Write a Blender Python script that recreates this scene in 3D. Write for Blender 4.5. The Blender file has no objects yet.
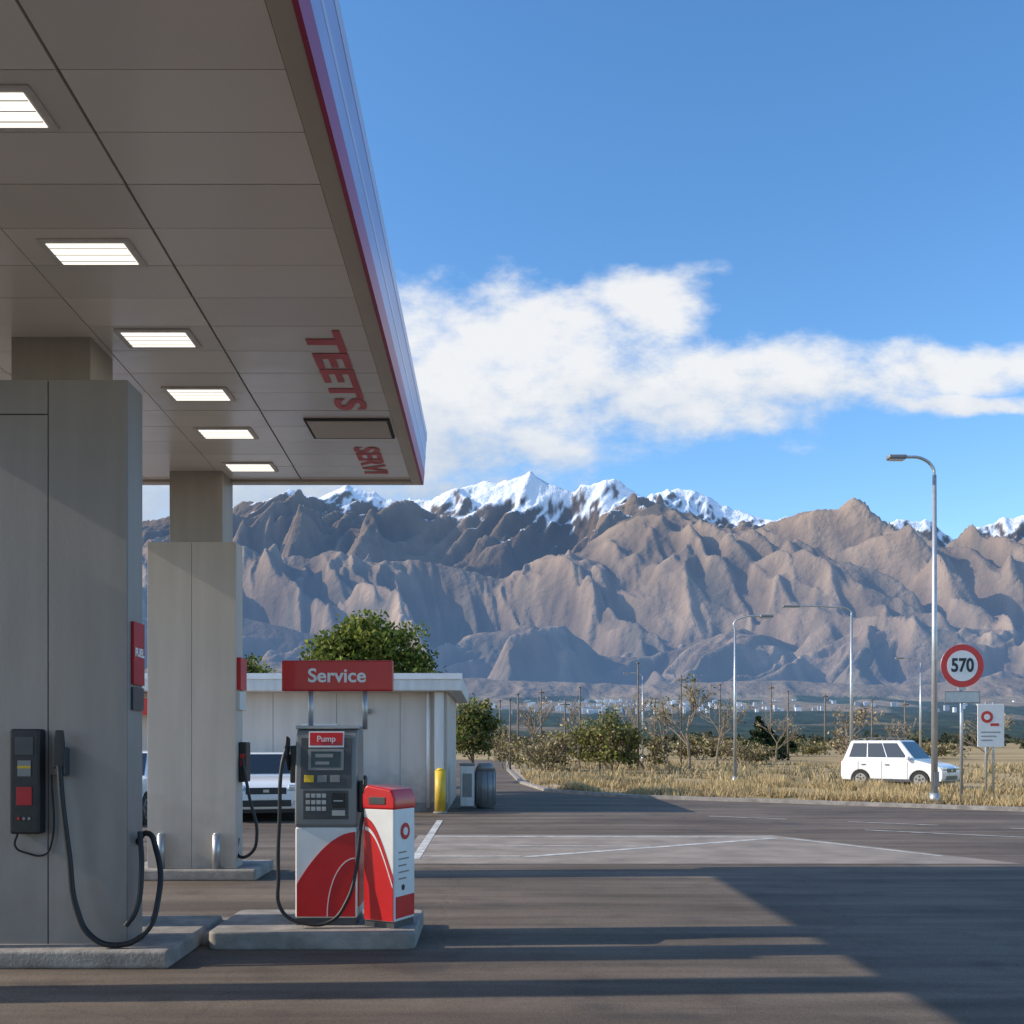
import bpy, bmesh, math, random
import numpy as np
from mathutils import Vector, Matrix
random.seed(7); rng=np.random.default_rng(11)
S=bpy.context.scene
S.view_settings.view_transform='Standard'; S.view_settings.look='None'; S.view_settings.exposure=0
COL=S.collection

# ------------------------------------------------------------------ materials
def mk(name):
    m=bpy.data.materials.new(name); m.use_nodes=True
    nt=m.node_tree; b=nt.nodes['Principled BSDF']; return m,nt,b
def mat(name,col,rough=0.5,metal=0.0,var=0.08,scale=6.0,bump=0.0,bscale=60.0,spec=0.5,coat=0.0,streak=False,grime=0.0):
    m,nt,b=mk(name)
    tc=nt.nodes.new('ShaderNodeTexCoord'); n=nt.nodes.new('ShaderNodeTexNoise')
    n.inputs['Scale'].default_value=scale; n.inputs['Detail'].default_value=5
    if streak:
        mp=nt.nodes.new('ShaderNodeMapping'); mp.inputs['Scale'].default_value=(3,3,0.35)
        nt.links.new(tc.outputs['Object'],mp.inputs[0]); nt.links.new(mp.outputs[0],n.inputs['Vector'])
    else: nt.links.new(tc.outputs['Object'],n.inputs['Vector'])
    r=nt.nodes.new('ShaderNodeValToRGB')
    r.color_ramp.elements[0].position=0.3; r.color_ramp.elements[1].position=0.7
    r.color_ramp.elements[0].color=[c*(1-var) for c in col]+[1]
    r.color_ramp.elements[1].color=[min(1,c*(1+var)) for c in col]+[1]
    nt.links.new(n.outputs['Fac'],r.inputs[0]); out=r.outputs[0]
    if grime>0:
        g=nt.nodes.new('ShaderNodeNewGeometry'); s=nt.nodes.new('ShaderNodeSeparateXYZ'); nt.links.new(g.outputs['Position'],s.inputs[0])
        n3=nt.nodes.new('ShaderNodeTexNoise'); n3.inputs['Scale'].default_value=5; n3.inputs['Detail'].default_value=6; nt.links.new(g.outputs['Position'],n3.inputs['Vector'])
        ad=nt.nodes.new('ShaderNodeMath'); ad.operation='MULTIPLY_ADD'; nt.links.new(n3.outputs['Fac'],ad.inputs[0]); ad.inputs[1].default_value=-1.2; nt.links.new(s.outputs[2],ad.inputs[2])
        mr=nt.nodes.new('ShaderNodeMapRange'); nt.links.new(ad.outputs[0],mr.inputs[0]); mr.inputs[1].default_value=-.6; mr.inputs[2].default_value=.5; mr.inputs[3].default_value=grime; mr.inputs[4].default_value=0
        mx=nt.nodes.new('ShaderNodeMix'); mx.data_type='RGBA'; nt.links.new(mr.outputs[0],mx.inputs[0]); nt.links.new(out,mx.inputs[6]); mx.inputs[7].default_value=(.10,.085,.07,1); out=mx.outputs[2]
    nt.links.new(out,b.inputs['Base Color'])
    b.inputs['Roughness'].default_value=rough; b.inputs['Metallic'].default_value=metal
    b.inputs['Specular IOR Level'].default_value=spec; b.inputs['Coat Weight'].default_value=coat
    if bump>0:
        n2=nt.nodes.new('ShaderNodeTexNoise'); n2.inputs['Scale'].default_value=bscale; n2.inputs['Detail'].default_value=4
        nt.links.new(tc.outputs['Object'],n2.inputs['Vector'])
        bp=nt.nodes.new('ShaderNodeBump'); bp.inputs['Strength'].default_value=bump; bp.inputs['Distance'].default_value=0.02
        nt.links.new(n2.outputs['Fac'],bp.inputs['Height']); nt.links.new(bp.outputs[0],b.inputs['Normal'])
    return m
def emit(name,col,st):
    m,nt,b=mk(name); b.inputs['Base Color'].default_value=(*col,1)
    b.inputs['Emission Color'].default_value=(*col,1); b.inputs['Emission Strength'].default_value=st; return m
def attrmat(name,rough=0.8,transl=0.0,haze=None,bump=0,bscale=1.0,spec=0.2):
    m,nt,b=mk(name)
    a=nt.nodes.new('ShaderNodeAttribute'); a.attribute_name='Col'
    nt.links.new(a.outputs['Color'],b.inputs['Base Color']); b.inputs['Roughness'].default_value=rough
    b.inputs['Specular IOR Level'].default_value=spec
    if transl>0:
        t=nt.nodes.new('ShaderNodeBsdfTranslucent'); nt.links.new(a.outputs['Color'],t.inputs[0])
        mx=nt.nodes.new('ShaderNodeMixShader'); mx.inputs[0].default_value=transl
        nt.links.new(b.outputs[0],mx.inputs[1]); nt.links.new(t.outputs[0],mx.inputs[2])
        nt.links.new(mx.outputs[0],nt.nodes['Material Output'].inputs[0])
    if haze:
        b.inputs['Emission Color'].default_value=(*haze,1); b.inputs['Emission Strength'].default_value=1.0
    return m

M={}
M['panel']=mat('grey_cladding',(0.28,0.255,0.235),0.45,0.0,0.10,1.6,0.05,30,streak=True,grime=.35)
M['panel_lit']=mat('grey_cladding_lit',(0.52,0.46,0.40),0.5,0.0,0.09,1.6,0.05,30,streak=True,grime=.35)  # same cladding for the far column, its brighter lighting put into the colour
M['col']=mat('column_paint',(0.36,0.325,0.29),0.5,0,0.08,2,streak=True)
M['gap']=mat('seam_dark',(0.05,0.05,0.05),0.8)
M['joint']=mat('wall_joint',(0.24,0.22,0.21),0.8)
M['conc']=mat('concrete',(0.26,0.235,0.21),0.85,0,0.30,5,0.35,40)
M['steel']=mat('galvanised_steel',(0.45,0.46,0.47),0.4,0.6,0.1,8)
M['black']=mat('black_plastic',(0.02,0.02,0.022),0.45,0,0.2,20)
M['rubber']=mat('rubber_hose',(0.012,0.012,0.013),0.5,0,0.2,20)
M['red']=mat('red_paint',(0.56,0.010,0.013),0.35,0,0.08,5,coat=0.2)
M['red2']=mat('red_dull',(0.46,0.012,0.018),0.5,0,0.1,5)
M['white']=mat('white_paint',(0.76,0.75,0.73),0.45,0,0.05,4,grime=.22)
M['dwhite']=mat('dirty_white',(0.68,0.65,0.61),0.6,0,0.12,2,streak=True)
M['dgrey']=mat('dark_grey_plastic',(0.06,0.062,0.066),0.4,0,0.1,8)
M['mgrey']=mat('mid_grey_metal',(0.22,0.22,0.22),0.4,0.2,0.08,6)
M['yellow']=mat('yellow_paint',(0.72,0.46,0.02),0.5,0,0.12,5,grime=.4)
M['wall']=mat('rendered_wall',(0.60,0.515,0.445),0.85,0,0.08,1.2,0.2,50,streak=True,grime=.45)
M['glass']=mat('dark_glass',(0.02,0.024,0.03),0.06,0,0.1,2,spec=0.8)
M['screen']=mat('lcd_screen',(0.03,0.04,0.035),0.15,0,0.2,5)
M['carwhite']=mat('car_paint_white',(0.74,0.74,0.74),0.25,0,0.02,2,coat=0.6)
M['tyre']=mat('tyre',(0.02,0.02,0.02),0.8)
M['rim']=mat('alloy_rim',(0.5,0.5,0.5),0.3,0.8,0.03)
M['lamp']=mat('headlamp_glass',(0.55,0.57,0.6),0.1,0.3,0.1,20,spec=0.8)
M['line']=mat('road_paint',(0.50,0.48,0.44),0.7,0,0.40,5)
M['bark']=mat('bark',(0.12,0.09,0.065),0.9,0,0.3,10,0.5,40)
M['wood']=mat('weathered_wood',(0.15,0.12,0.095),0.9,0,0.25,6)
M['twig']=mat('twigs',(0.20,0.155,0.11),0.9,0,0.3,3)
M['light']=emit('canopy_lamp_lens',(1.0,0.96,0.86),1.3)
M['magenta']=mat('magenta_band',(0.40,0.015,0.085),0.35,0,0.1,2)
M['fascia']=mat('fascia_face',(0.38,0.39,0.64),0.3,0,0.14,.8)
M['fascia2']=mat('fascia_stripe',(0.56,0.56,0.72),0.3,0,0.10,.8)
M['trim']=mat('soffit_trim',(0.54,0.465,0.38),0.45,0,0.06,2)
M['reflpaint']=mat('soffit_letters',(0.62,0.09,0.10),0.45,0,0.15,3)  # red of the lettering mirrored in the soffit, as paint

# ------------------------------------------------------------------ helpers
def root(name,loc=(0,0,0),rz=0):
    e=bpy.data.objects.new(name,None); COL.objects.link(e); e.location=loc; e.rotation_euler=(0,0,rz)
    e.empty_display_size=0.3; return e
def mesh(name,v,f,m,par=None,smooth=False,bev=0,seg=2,cols=None,fm=None):
    me=bpy.data.meshes.new(name); me.from_pydata([tuple(p) for p in v],[],[tuple(q) for q in f]); 
    for x in (m if isinstance(m,list) else [m]): me.materials.append(x)
    if fm is not None: me.polygons.foreach_set('material_index',fm)
    if smooth: me.polygons.foreach_set('use_smooth',[True]*len(me.polygons))
    if cols is not None:
        a=me.color_attributes.new(name='Col',type='FLOAT_COLOR',domain='POINT'); a.data.foreach_set('color',np.asarray(cols,dtype=np.float32).ravel())
    me.update()
    o=bpy.data.objects.new(name,me); COL.objects.link(o)
    if par: o.parent=par
    if bev>0:
        b=o.modifiers.new('b','BEVEL'); b.width=bev; b.segments=seg; b.limit_method='ANGLE'; b.angle_limit=math.radians(35)
        me.polygons.foreach_set('use_smooth',[True]*len(me.polygons))
        w=o.modifiers.new('w','WEIGHTED_NORMAL'); w.keep_sharp=False
    return o
BF=[(0,3,2,1),(4,5,6,7),(0,1,5,4),(1,2,6,5),(2,3,7,6),(3,0,4,7)]
def boxv(x0,x1,y0,y1,z0,z1): return [(x0,y0,z0),(x1,y0,z0),(x1,y1,z0),(x0,y1,z0),(x0,y0,z1),(x1,y0,z1),(x1,y1,z1),(x0,y1,z1)]
def box(name,x0,x1,y0,y1,z0,z1,m,par=None,bev=0,seg=2): return mesh(name,boxv(x0,x1,y0,y1,z0,z1),BF,m,par,bev=bev,seg=seg)
def prism_xz(name,pts,y0,y1,m,par=None,bev=0,seg=2):
    n=len(pts); v=[(x,y0,z) for x,z in pts]+[(x,y1,z) for x,z in pts]
    f=[tuple(range(n)),tuple(range(2*n-1,n-1,-1))]+[(i,i+n,(i+1)%n+n,(i+1)%n) for i in range(n)]
    o=mesh(name,v,f,m,par,bev=bev,seg=seg); fixn(o); return o
def prism_yz(name,pts,x0,x1,m,par=None,bev=0,seg=2):
    n=len(pts); v=[(x0,y,z) for y,z in pts]+[(x1,y,z) for y,z in pts]
    f=[tuple(range(n)),tuple(range(2*n-1,n-1,-1))]+[(i,i+n,(i+1)%n+n,(i+1)%n) for i in range(n)]
    o=mesh(name,v,f,m,par,bev=bev,seg=seg); fixn(o); return o
def fixn(o):
    bm=bmesh.new(); bm.from_mesh(o.data); bmesh.ops.recalc_face_normals(bm,faces=bm.faces); bm.to_mesh(o.data); bm.free()
def cone(v,f,p,q,r0,r1,n=8,cap=True):
    p=Vector(p);q=Vector(q);d=(q-p)
    if d.length<1e-6: return
    d.normalize(); a=d.orthogonal().normalized(); b=d.cross(a); k=len(v)
    for i in range(n):
        t=2*math.pi*i/n; v.append(tuple(p+(a*math.cos(t)+b*math.sin(t))*r0))
    for i in range(n):
        t=2*math.pi*i/n; v.append(tuple(q+(a*math.cos(t)+b*math.sin(t))*r1))
    for i in range(n): f.append((k+i,k+(i+1)%n,k+n+(i+1)%n,k+n+i))
    if cap: f.append(tuple(range(k+n-1,k-1,-1))); f.append(tuple(range(k+n,k+2*n)))
def rod(name,p,q,r0,m,par=None,r1=None,n=20,bev=0):
    v=[];f=[]; cone(v,f,p,q,r0,r0 if r1 is None else r1,n); o=mesh(name,v,f,m,par)
    for pl in o.data.polygons: pl.use_smooth=len(pl.vertices)==4
    return o
def tube(name,pts,r,m,par=None):
    c=bpy.data.curves.new(name,'CURVE'); c.dimensions='3D'; c.bevel_depth=r; c.bevel_resolution=4; c.resolution_u=12; c.use_fill_caps=True
    s=c.splines.new('BEZIER'); s.bezier_points.add(len(pts)-1)
    for b,p in zip(s.bezier_points,pts): b.co=p; b.handle_left_type=b.handle_right_type='AUTO'
    o=bpy.data.objects.new(name,c); c.materials.append(m); COL.objects.link(o); o.parent=par; return o
def text(name,body,loc,size,m,par=None,rot=(math.pi/2,0,0),off=0.004,ext=0.002,scale=(1,1,1),align='CENTER'):
    c=bpy.data.curves.new(name,'FONT'); c.body=body; c.size=size; c.align_x=align; c.align_y='CENTER'; c.offset=off; c.extrude=ext
    c.materials.append(m); o=bpy.data.objects.new(name,c); COL.objects.link(o); o.location=loc; o.rotation_euler=rot; o.scale=scale; o.parent=par; return o

# noise
def hsh(ix,iy,s): 
    a=np.sin(ix*127.1+iy*311.7+s*74.7)*43758.5453; return a-np.floor(a)
def gn(x,y,s=0):
    ix=np.floor(x);iy=np.floor(y);fx=x-ix;fy=y-iy
    u=fx*fx*fx*(fx*(fx*6-15)+10); w=fy*fy*fy*(fy*(fy*6-15)+10)
    def g(i,j):
        t=2*np.pi*hsh(ix+i,iy+j,s); return np.cos(t)*(fx-i)+np.sin(t)*(fy-j)
    a=g(0,0)+(g(1,0)-g(0,0))*u; b=g(0,1)+(g(1,1)-g(0,1))*u
    return (a+(b-a)*w)*1.5
def fbm(x,y,s=0,o=5):
    r=0;a=1;t=0
    for i in range(o): r=r+a*gn(x,y,s+i*3.1); t+=a; a*=.5; x=x*2.03+5.2;y=y*2.03+1.7
    return r/t
def sstep(a,b,x): t=np.clip((x-a)/(b-a),0,1); return t*t*(3-2*t)

# ------------------------------------------------------------------ sun / sky
sd=Vector((9.4,0.45,-5.45)).normalized()
L=bpy.data.lights.new('sun','SUN'); L.energy=5.0; L.angle=math.radians(0.5); L.color=(1,0.90,0.76)
lo=bpy.data.objects.new('sun',L); COL.objects.link(lo); lo.rotation_euler=sd.to_track_quat('-Z','Y').to_euler(); lo.location=(-20,-5,20)
W=bpy.data.worlds.new('World'); S.world=W; W.use_nodes=True; nt=W.node_tree
try: W.cycles.sampling_method='MANUAL'; W.cycles.sample_map_resolution=512
except Exception: pass
bg=nt.nodes['Background']; bg.inputs[1].default_value=0.15
sky=nt.nodes.new('ShaderNodeTexSky'); sky.sky_type='NISHITA'; sky.sun_disc=False
sky.sun_elevation=math.asin(-sd.z); sky.sun_rotation=math.atan2(-sd.x,-sd.y)%(2*math.pi)
sky.air_density=1.0; sky.dust_density=0.8; sky.ozone_density=2.2; sky.altitude=300
def mt(op,a,b=None,c=None,clamp=False):
    n=nt.nodes.new('ShaderNodeMath'); n.operation=op; n.use_clamp=clamp
    for i,x in enumerate((a,b,c)):
        if x is None: continue
        if isinstance(x,(int,float)): n.inputs[i].default_value=x
        else: nt.links.new(x,n.inputs[i])
    return n.outputs[0]
tc=nt.nodes.new('ShaderNodeTexCoord'); sx=nt.nodes.new('ShaderNodeSeparateXYZ'); nt.links.new(tc.outputs['Generated'],sx.inputs[0])
yy=mt('MAXIMUM',sx.outputs[1],0.05); U=mt('DIVIDE',sx.outputs[0],yy); V=mt('DIVIDE',sx.outputs[2],yy)
def wn(su,sv,scale,det=7,off=0,rough=0.55):
    c=nt.nodes.new('ShaderNodeCombineXYZ'); nt.links.new(mt('MULTIPLY',U,su),c.inputs[0]); nt.links.new(mt('MULTIPLY',V,sv),c.inputs[1]); c.inputs[2].default_value=off
    n=nt.nodes.new('ShaderNodeTexNoise'); n.inputs['Scale'].default_value=scale; n.inputs['Detail'].default_value=det; n.inputs['Roughness'].default_value=rough
    nt.links.new(c.outputs[0],n.inputs['Vector']); return n.outputs['Fac']
n1=wn(1,1.6,12,7,0,0.62); n2=wn(1,1.8,9,2,4.3); n3=wn(1,2.0,6,4,9.1)
U2=mt('ADD',U,mt('MULTIPLY',mt('SUBTRACT',n3,0.5),0.08)); V2=mt('ADD',V,mt('MULTIPLY',mt('SUBTRACT',n2,0.5),0.05))
ells=[(655,300,66,36),(470,340,120,60),(570,345,120,55),(440,400,130,75),(620,390,200,54),(800,380,190,36),(950,374,120,24),(960,406,130,10),(1010,362,60,18),(440,445,170,38),(230,500,330,40)]
fld=None
for px,py,rx,ry in ells:
    cu=(px-490)/1000;cv=(742-py)/1000;rx/=1000;ry/=1000
    a=mt('POWER',mt('ABSOLUTE',mt('DIVIDE',mt('SUBTRACT',U2,cu),rx)),2.0); b=mt('POWER',mt('ABSOLUTE',mt('DIVIDE',mt('SUBTRACT',V2,cv),ry)),2.0)
    e=mt('SUBTRACT',1.0,mt('ADD',a,b)); fld=e if fld is None else mt('MAXIMUM',fld,e)
fld=mt('MAXIMUM',fld,-1.5)
dens=mt('ADD',fld,mt('MULTIPLY',mt('SUBTRACT',n1,0.5),4.0))
mr=nt.nodes.new('ShaderNodeMapRange'); mr.interpolation_type='SMOOTHSTEP'; nt.links.new(dens,mr.inputs[0]); mr.inputs[1].default_value=-0.7; mr.inputs[2].default_value=1.0
mask=mt('MULTIPLY',mr.outputs[0],mt('GREATER_THAN',sx.outputs[1],0.06))
mask=mt('MULTIPLY',mask,0.95)
tone=mt('ADD',mt('ADD',mt('MULTIPLY',mt('SUBTRACT',V2,0.30),3.6),mt('MULTIPLY',n3,0.4)),mt('MULTIPLY',n1,0.85),clamp=True)
cr=nt.nodes.new('ShaderNodeValToRGB'); nt.links.new(tone,cr.inputs[0])
cr.color_ramp.elements[0].color=(3.5,4.1,5.0,1); cr.color_ramp.elements[1].color=(6.1,6.15,6.2,1); cr.color_ramp.elements[0].position=.38; cr.color_ramp.elements[1].position=.90
hs=nt.nodes.new('ShaderNodeHueSaturation'); hs.inputs['Saturation'].default_value=1.24; hs.inputs['Value'].default_value=1.66; nt.links.new(sky.outputs[0],hs.inputs['Color'])
mx=nt.nodes.new('ShaderNodeMix'); mx.data_type='RGBA'; nt.links.new(mask,mx.inputs[0]); nt.links.new(hs.outputs[0],mx.inputs[6]); nt.links.new(cr.outputs[0],mx.inputs[7])
nt.links.new(mx.outputs[2],bg.inputs[0])

# ------------------------------------------------------------------ camera
cam=bpy.data.cameras.new('camera'); cam.sensor_width=36; cam.lens=35.156; cam.shift_y=(742-512)/1024; cam.shift_x=(512-490)/1024; cam.clip_end=40000; cam.clip_start=0.05
co=bpy.data.objects.new('camera',cam); COL.objects.link(co); co.location=(0,0,1.7); co.rotation_euler=(math.pi/2,0,0); S.camera=co

# ------------------------------------------------------------------ ground
def ground_mat():
    m,nt,b=mk('dry_grass_ground'); g=nt.nodes.new('ShaderNodeNewGeometry')
    n=nt.nodes.new('ShaderNodeTexNoise'); n.inputs['Scale'].default_value=0.06; n.inputs['Detail'].default_value=8; nt.links.new(g.outputs['Position'],n.inputs['Vector'])
    r=nt.nodes.new('ShaderNodeValToRGB'); e=r.color_ramp.elements; e[0].position=.32;e[0].color=(.24,.19,.095,1); e[1].position=.68;e[1].color=(.50,.38,.22,1)
    x=e.new(.5); x.color=(.41,.30,.16,1)
    nt.links.new(n.outputs['Fac'],r.inputs[0])
    n2=nt.nodes.new('ShaderNodeTexNoise'); n2.inputs['Scale'].default_value=3; n2.inputs['Detail'].default_value=6; nt.links.new(g.outputs['Position'],n2.inputs['Vector'])
    mm=nt.nodes.new('ShaderNodeMix'); mm.data_type='RGBA'; mm.blend_type='MULTIPLY'; mm.inputs[0].default_value=.7
    r2=nt.nodes.new('ShaderNodeValToRGB'); r2.color_ramp.elements[0].position=.3; r2.color_ramp.elements[0].color=(.5,.5,.45,1); r2.color_ramp.elements[1].position=.65
    nt.links.new(n2.outputs['Fac'],r2.inputs[0]); nt.links.new(r.outputs[0],mm.inputs[6]); nt.links.new(r2.outputs[0],mm.inputs[7]); nt.links.new(mm.outputs[2],b.inputs['Base Color'])
    b.inputs['Roughness'].default_value=1; b.inputs['Specular IOR Level'].default_value=.1
    return m
gm=ground_mat()
mesh('ground',[(-12000,-3000,0),(12000,-3000,0),(12000,13000,0),(-12000,13000,0)],[(0,1,2,3)],gm)
def asphalt():
    m,nt,b=mk('asphalt'); g=nt.nodes.new('ShaderNodeNewGeometry'); P=g.outputs['Position']
    def no(s,d=6,mp=None,r=.5):
        n=nt.nodes.new('ShaderNodeTexNoise'); n.inputs['Scale'].default_value=s; n.inputs['Detail'].default_value=d; n.inputs['Roughness'].default_value=r
        if mp:
            q=nt.nodes.new('ShaderNodeMapping'); q.inputs['Scale'].default_value=mp; nt.links.new(P,q.inputs[0]); nt.links.new(q.outputs[0],n.inputs['Vector'])
        else: nt.links.new(P,n.inputs['Vector'])
        return n.outputs['Fac']
    def ramp(f,a,ca,b_,cb):
        r=nt.nodes.new('ShaderNodeValToRGB'); r.color_ramp.elements[0].position=a; r.color_ramp.elements[0].color=(*ca,1); r.color_ramp.elements[1].position=b_; r.color_ramp.elements[1].color=(*cb,1)
        nt.links.new(f,r.inputs[0]); return r.outputs[0]
    def mul(a,b_,f=1):
        x=nt.nodes.new('ShaderNodeMix'); x.data_type='RGBA'; x.blend_type='MULTIPLY'; x.inputs[0].default_value=f; nt.links.new(a,x.inputs[6]); nt.links.new(b_,x.inputs[7]); return x.outputs[2]
    base=ramp(no(.35,6),.35,(.155,.121,.094),.66,(.222,.176,.137))
    base=mul(base,ramp(no(1.0,6,(.14,1.9,1)),.36,(.58,.58,.58),.60,(1,1,1)),.9)
    base=mul(base,ramp(no(1.0,5,(.5,4.5,1)),.36,(.72,.72,.72),.56,(1,1,1)),.7)
    base=mul(base,ramp(no(2.2,5),.30,(.6,.6,.6),.45,(1,1,1)),.5)
    sp=no(95,3,None,.7); base=mul(base,ramp(sp,.35,(.55,.55,.55),.68,(1.35,1.33,1.3)),.8)
    base=mul(base,ramp(no(.9,3),.60,(1,1,1),.74,(.55,.54,.53)),.9)
    vo=nt.nodes.new('ShaderNodeTexVoronoi'); vo.feature='DISTANCE_TO_EDGE'; vo.inputs['Scale'].default_value=.2
    ad=nt.nodes.new('ShaderNodeVectorMath'); ad.operation='ADD'; nn=nt.nodes.new('ShaderNodeTexNoise'); nn.inputs['Scale'].default_value=1.2; nn.inputs['Detail'].default_value=6; nt.links.new(P,nn.inputs['Vector'])
    nt.links.new(P,ad.inputs[0]); nt.links.new(nn.outputs['Color'],ad.inputs[1]); nt.links.new(ad.outputs[0],vo.inputs['Vector'])
    base=mul(base,ramp(vo.outputs['Distance'],.001,(.5,.5,.5),.004,(1,1,1)),.4)
    nt.links.new(base,b.inputs['Base Color'])
    rr=ramp(no(.9,3),.58,(.8,.8,.8),.74,(.5,.5,.5)); nt.links.new(rr,b.inputs['Roughness'])
    b.inputs['Specular IOR Level'].default_value=.22
    bp=nt.nodes.new('ShaderNodeBump'); bp.inputs['Strength'].default_value=.45; bp.inputs['Distance'].default_value=.01; nt.links.new(sp,bp.inputs['Height']); nt.links.new(bp.outputs[0],b.inputs['Normal'])
    return m
AS=asphalt()
edge=[(80,-2),(40,9),(20,19.6),(13,24.3),(8.2,27.6),(3.9,30.4),(1.9,34),(1.2,41),(1.0,60),(1.5,95)]
poly=[(-60,-40),(80,-40)]+edge+[(-4,95),(-4.5,60),(-60,60)]
mesh('forecourt_road',[(x,y,.004) for x,y in poly],[tuple(range(len(poly)))],AS)
M['gravel']=mat('gravel',(0.38,0.30,0.21),.95,0,.4,3,.8,30)
v=[];f=[]
for i,(x,y) in enumerate(edge):
    a=Vector(edge[max(i-1,0)]);b_=Vector(edge[min(i+1,len(edge)-1)]); t=(b_-a).normalized(); nrm=Vector((t.y,-t.x))
    p=Vector((x,y))
    for k,(o,z) in enumerate([(0,.003),(0,.10),(.16,.11),(.17,.02),(1.1,.05),(1.5,.003)]):
        q=p+nrm*o; v.append((q.x,q.y,z))
    if i:
        for k in range(5): s=(i-1)*6+k; f.append((s,s+1,s+7,s+6))
mesh('kerb',v,f,[M['conc'],M['gravel']],fm=[0 if (i%5)<3 else 1 for i in range(len(f))])
mk_=root('road_markings')
def strip(name,p,q,w,z=.012,m=None):
    p=Vector(p);q=Vector(q);d=(q-p).normalized();n=Vector((-d.y,d.x))*w/2
    mesh(name,[(*(p+n),z),(*(p-n),z),(*(q-n),z),(*(q+n),z)],[(0,1,2,3)],m or M['line'],mk_)
strip('bay_line_1',(-1.08,14.4),(-1.08,21.6),.13)
strip('bay_line_2',(-1.0,17.9),(5.0,17.75),.12)
strip('bay_line_3',(.5,14.7),(5.05,17.6),.14)
strip('bay_line_4',(-1.0,14.8),(.45,14.8),.10)
strip('bay_line_5',(-1.0,16.4),(2.6,16.2),.07)
strip('bay_line_6',(5.2,17.6),(6.7,14.8),.08)
strip('edge_line',(7.2,19.2),(12.2,16.0),.08)
for i in range(4): strip('lane_dash_%d'%i,(5.0+2.6*i,22.8-1.6*i),(6.5+2.6*i,21.9-1.6*i),.08)
m_pad=mat('worn_concrete_pad',(0.26,0.215,0.172),.85,0,.25,1.5,.4,60)
mesh('concrete_pad',[(-1.3,13.9,.008),(7.4,13.9,.008),(5.1,18.2,.008),(-1.3,18.2,.008)],[(0,1,2,3)],m_pad)

# ------------------------------------------------------------------ mountains
def cp(pts,u,s=1):
    xs=[(p[0]-490)/1000 for p in pts]; ys=[(742-p[1])/1000 for p in pts]; return np.interp(u,xs,ys)
nu,ny=1150,460
u=np.linspace(-0.90,1.0,nu); Yr=np.concatenate([np.geomspace(1300,4300,55),np.linspace(4320,12600,ny-55)])
Ug,Yg=np.meshgrid(u,Yr); Xg=Ug*Yg
back=[(-400,560),(0,530),(140,522),(185,515),(230,505),(262,500),(290,490),(320,494),(345,485),(375,492),(400,500),(432,499),(450,491),(480,483),(505,480),(530,471),(548,480),(570,491),(590,482),(605,477),(625,484),(645,497),(668,490),(690,488),(715,500),(745,512),(770,519),(800,516),(850,522),(885,524),(905,516),(930,521),(958,538),(985,524),(1005,518),(1040,508),(1300,540),(1600,560)]
mid=[(-400,600),(0,560),(140,548),(190,538),(240,545),(280,558),(330,550),(380,565),(420,556),(465,570),(500,578),(540,560),(580,550),(612,526),(640,510),(658,504),(690,512),(720,526),(750,530),(790,522),(830,519),(870,529),(910,545),(960,552),(1010,545),(1060,560),(1300,570),(1600,600)]
front=[(-400,640),(0,635),(140,625),(230,612),(300,630),(360,640),(420,655),(480,632),(530,622),(570,640),(600,656),(650,655),(700,640),(740,630),(800,648),(860,628),(920,618),(980,630),(1040,622),(1300,640),(1600,660)]
foot=[(-400,690),(0,680),(140,668),(260,660),(400,672),(520,682),(640,686),(760,680),(900,686),(1040,676),(1300,684),(1600,690)]
wx=Xg+380*fbm(Xg/2300,Yg/2300,3,3)+70*fbm(Xg/420,Yg/420,12,3); wy=Yg+380*fbm(Xg/2300,Yg/2300,9,3)
def rid(x,y,s,o=5,g=.5,e=.006,ym=2.1):
    r=0;a=1;t=0;w=1
    for i in range(o):
        n=np.sqrt((gn(x,y,s+i*5.7)*1.8)**2+e); n=np.clip(1-n,0,1); r=r+a*n*w; t+=a; w=.4+.6*np.clip(n*1.3,0,1); a*=g; x=x*2.1+3.3;y=y*ym+7.9
    return r/t
def rng_(pts,Yk,Wf,Wb,amp,L_,s,skew,crest=40,fa=110,pw=1.15):
    Yc=Yk+350*gn(Xg/2600,Xg*0+s,s)
    d=np.where(Yg<Yc,(Yc-Yg)/Wf,(Yg-Yc)/Wb); dc=np.clip(d,0,1)
    c=cp(pts,Ug)*Yc
    q=(Yc-Yg); sk=skew+.35*gn(Xg/3800,Xg*0+s*2.2,s+9)
    X1=wx+sk*q
    sp=rid(X1/L_,wy/(L_*3.6),s,2,.45,.012)
    sb=rid((wx+(sk-.75)*q)/620,wy/2300,s+15,2,.5,.008)
    sc=rid((wx+(sk+.75)*q)/520,wy/2000,s+25,2,.5,.008)
    g1=rid((wx+(sk*1.1+.15)*q)/240,wy/1000,s+20,3,.55,.006)
    c=c+crest*(rid(Xg/420,Yg/420,s+4,4)-.5)
    tp=np.minimum(dc*3,1)*(1-dc)**.7
    h=c*((1-dc)**pw)+amp*1.25*(sp-.55)*tp+fa*1.5*(np.maximum(sb,sc)-.65)*np.minimum(dc*4+.05,1)*(1-dc)**.55+fa*.62*(g1-.55)*np.minimum(dc*6+.15,1)*(1-dc)**.5
    return np.where(d<1,h,-200), .3*sp+.35*np.maximum(sb,sc)+.35*g1
H1,G1=rng_(back,10600,3800,1800,1650,1700,1,0.45,60,300)
H2,G2=rng_(mid,8300,3100,2200,1650,1350,2,-0.5,30,310)
H3,G3=rng_(front,6500,1900,1500,720,900,5,0.45,20,180)
H4,G4=rng_(foot,5000,900,900,120,500,7,0.2,10,45)
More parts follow.
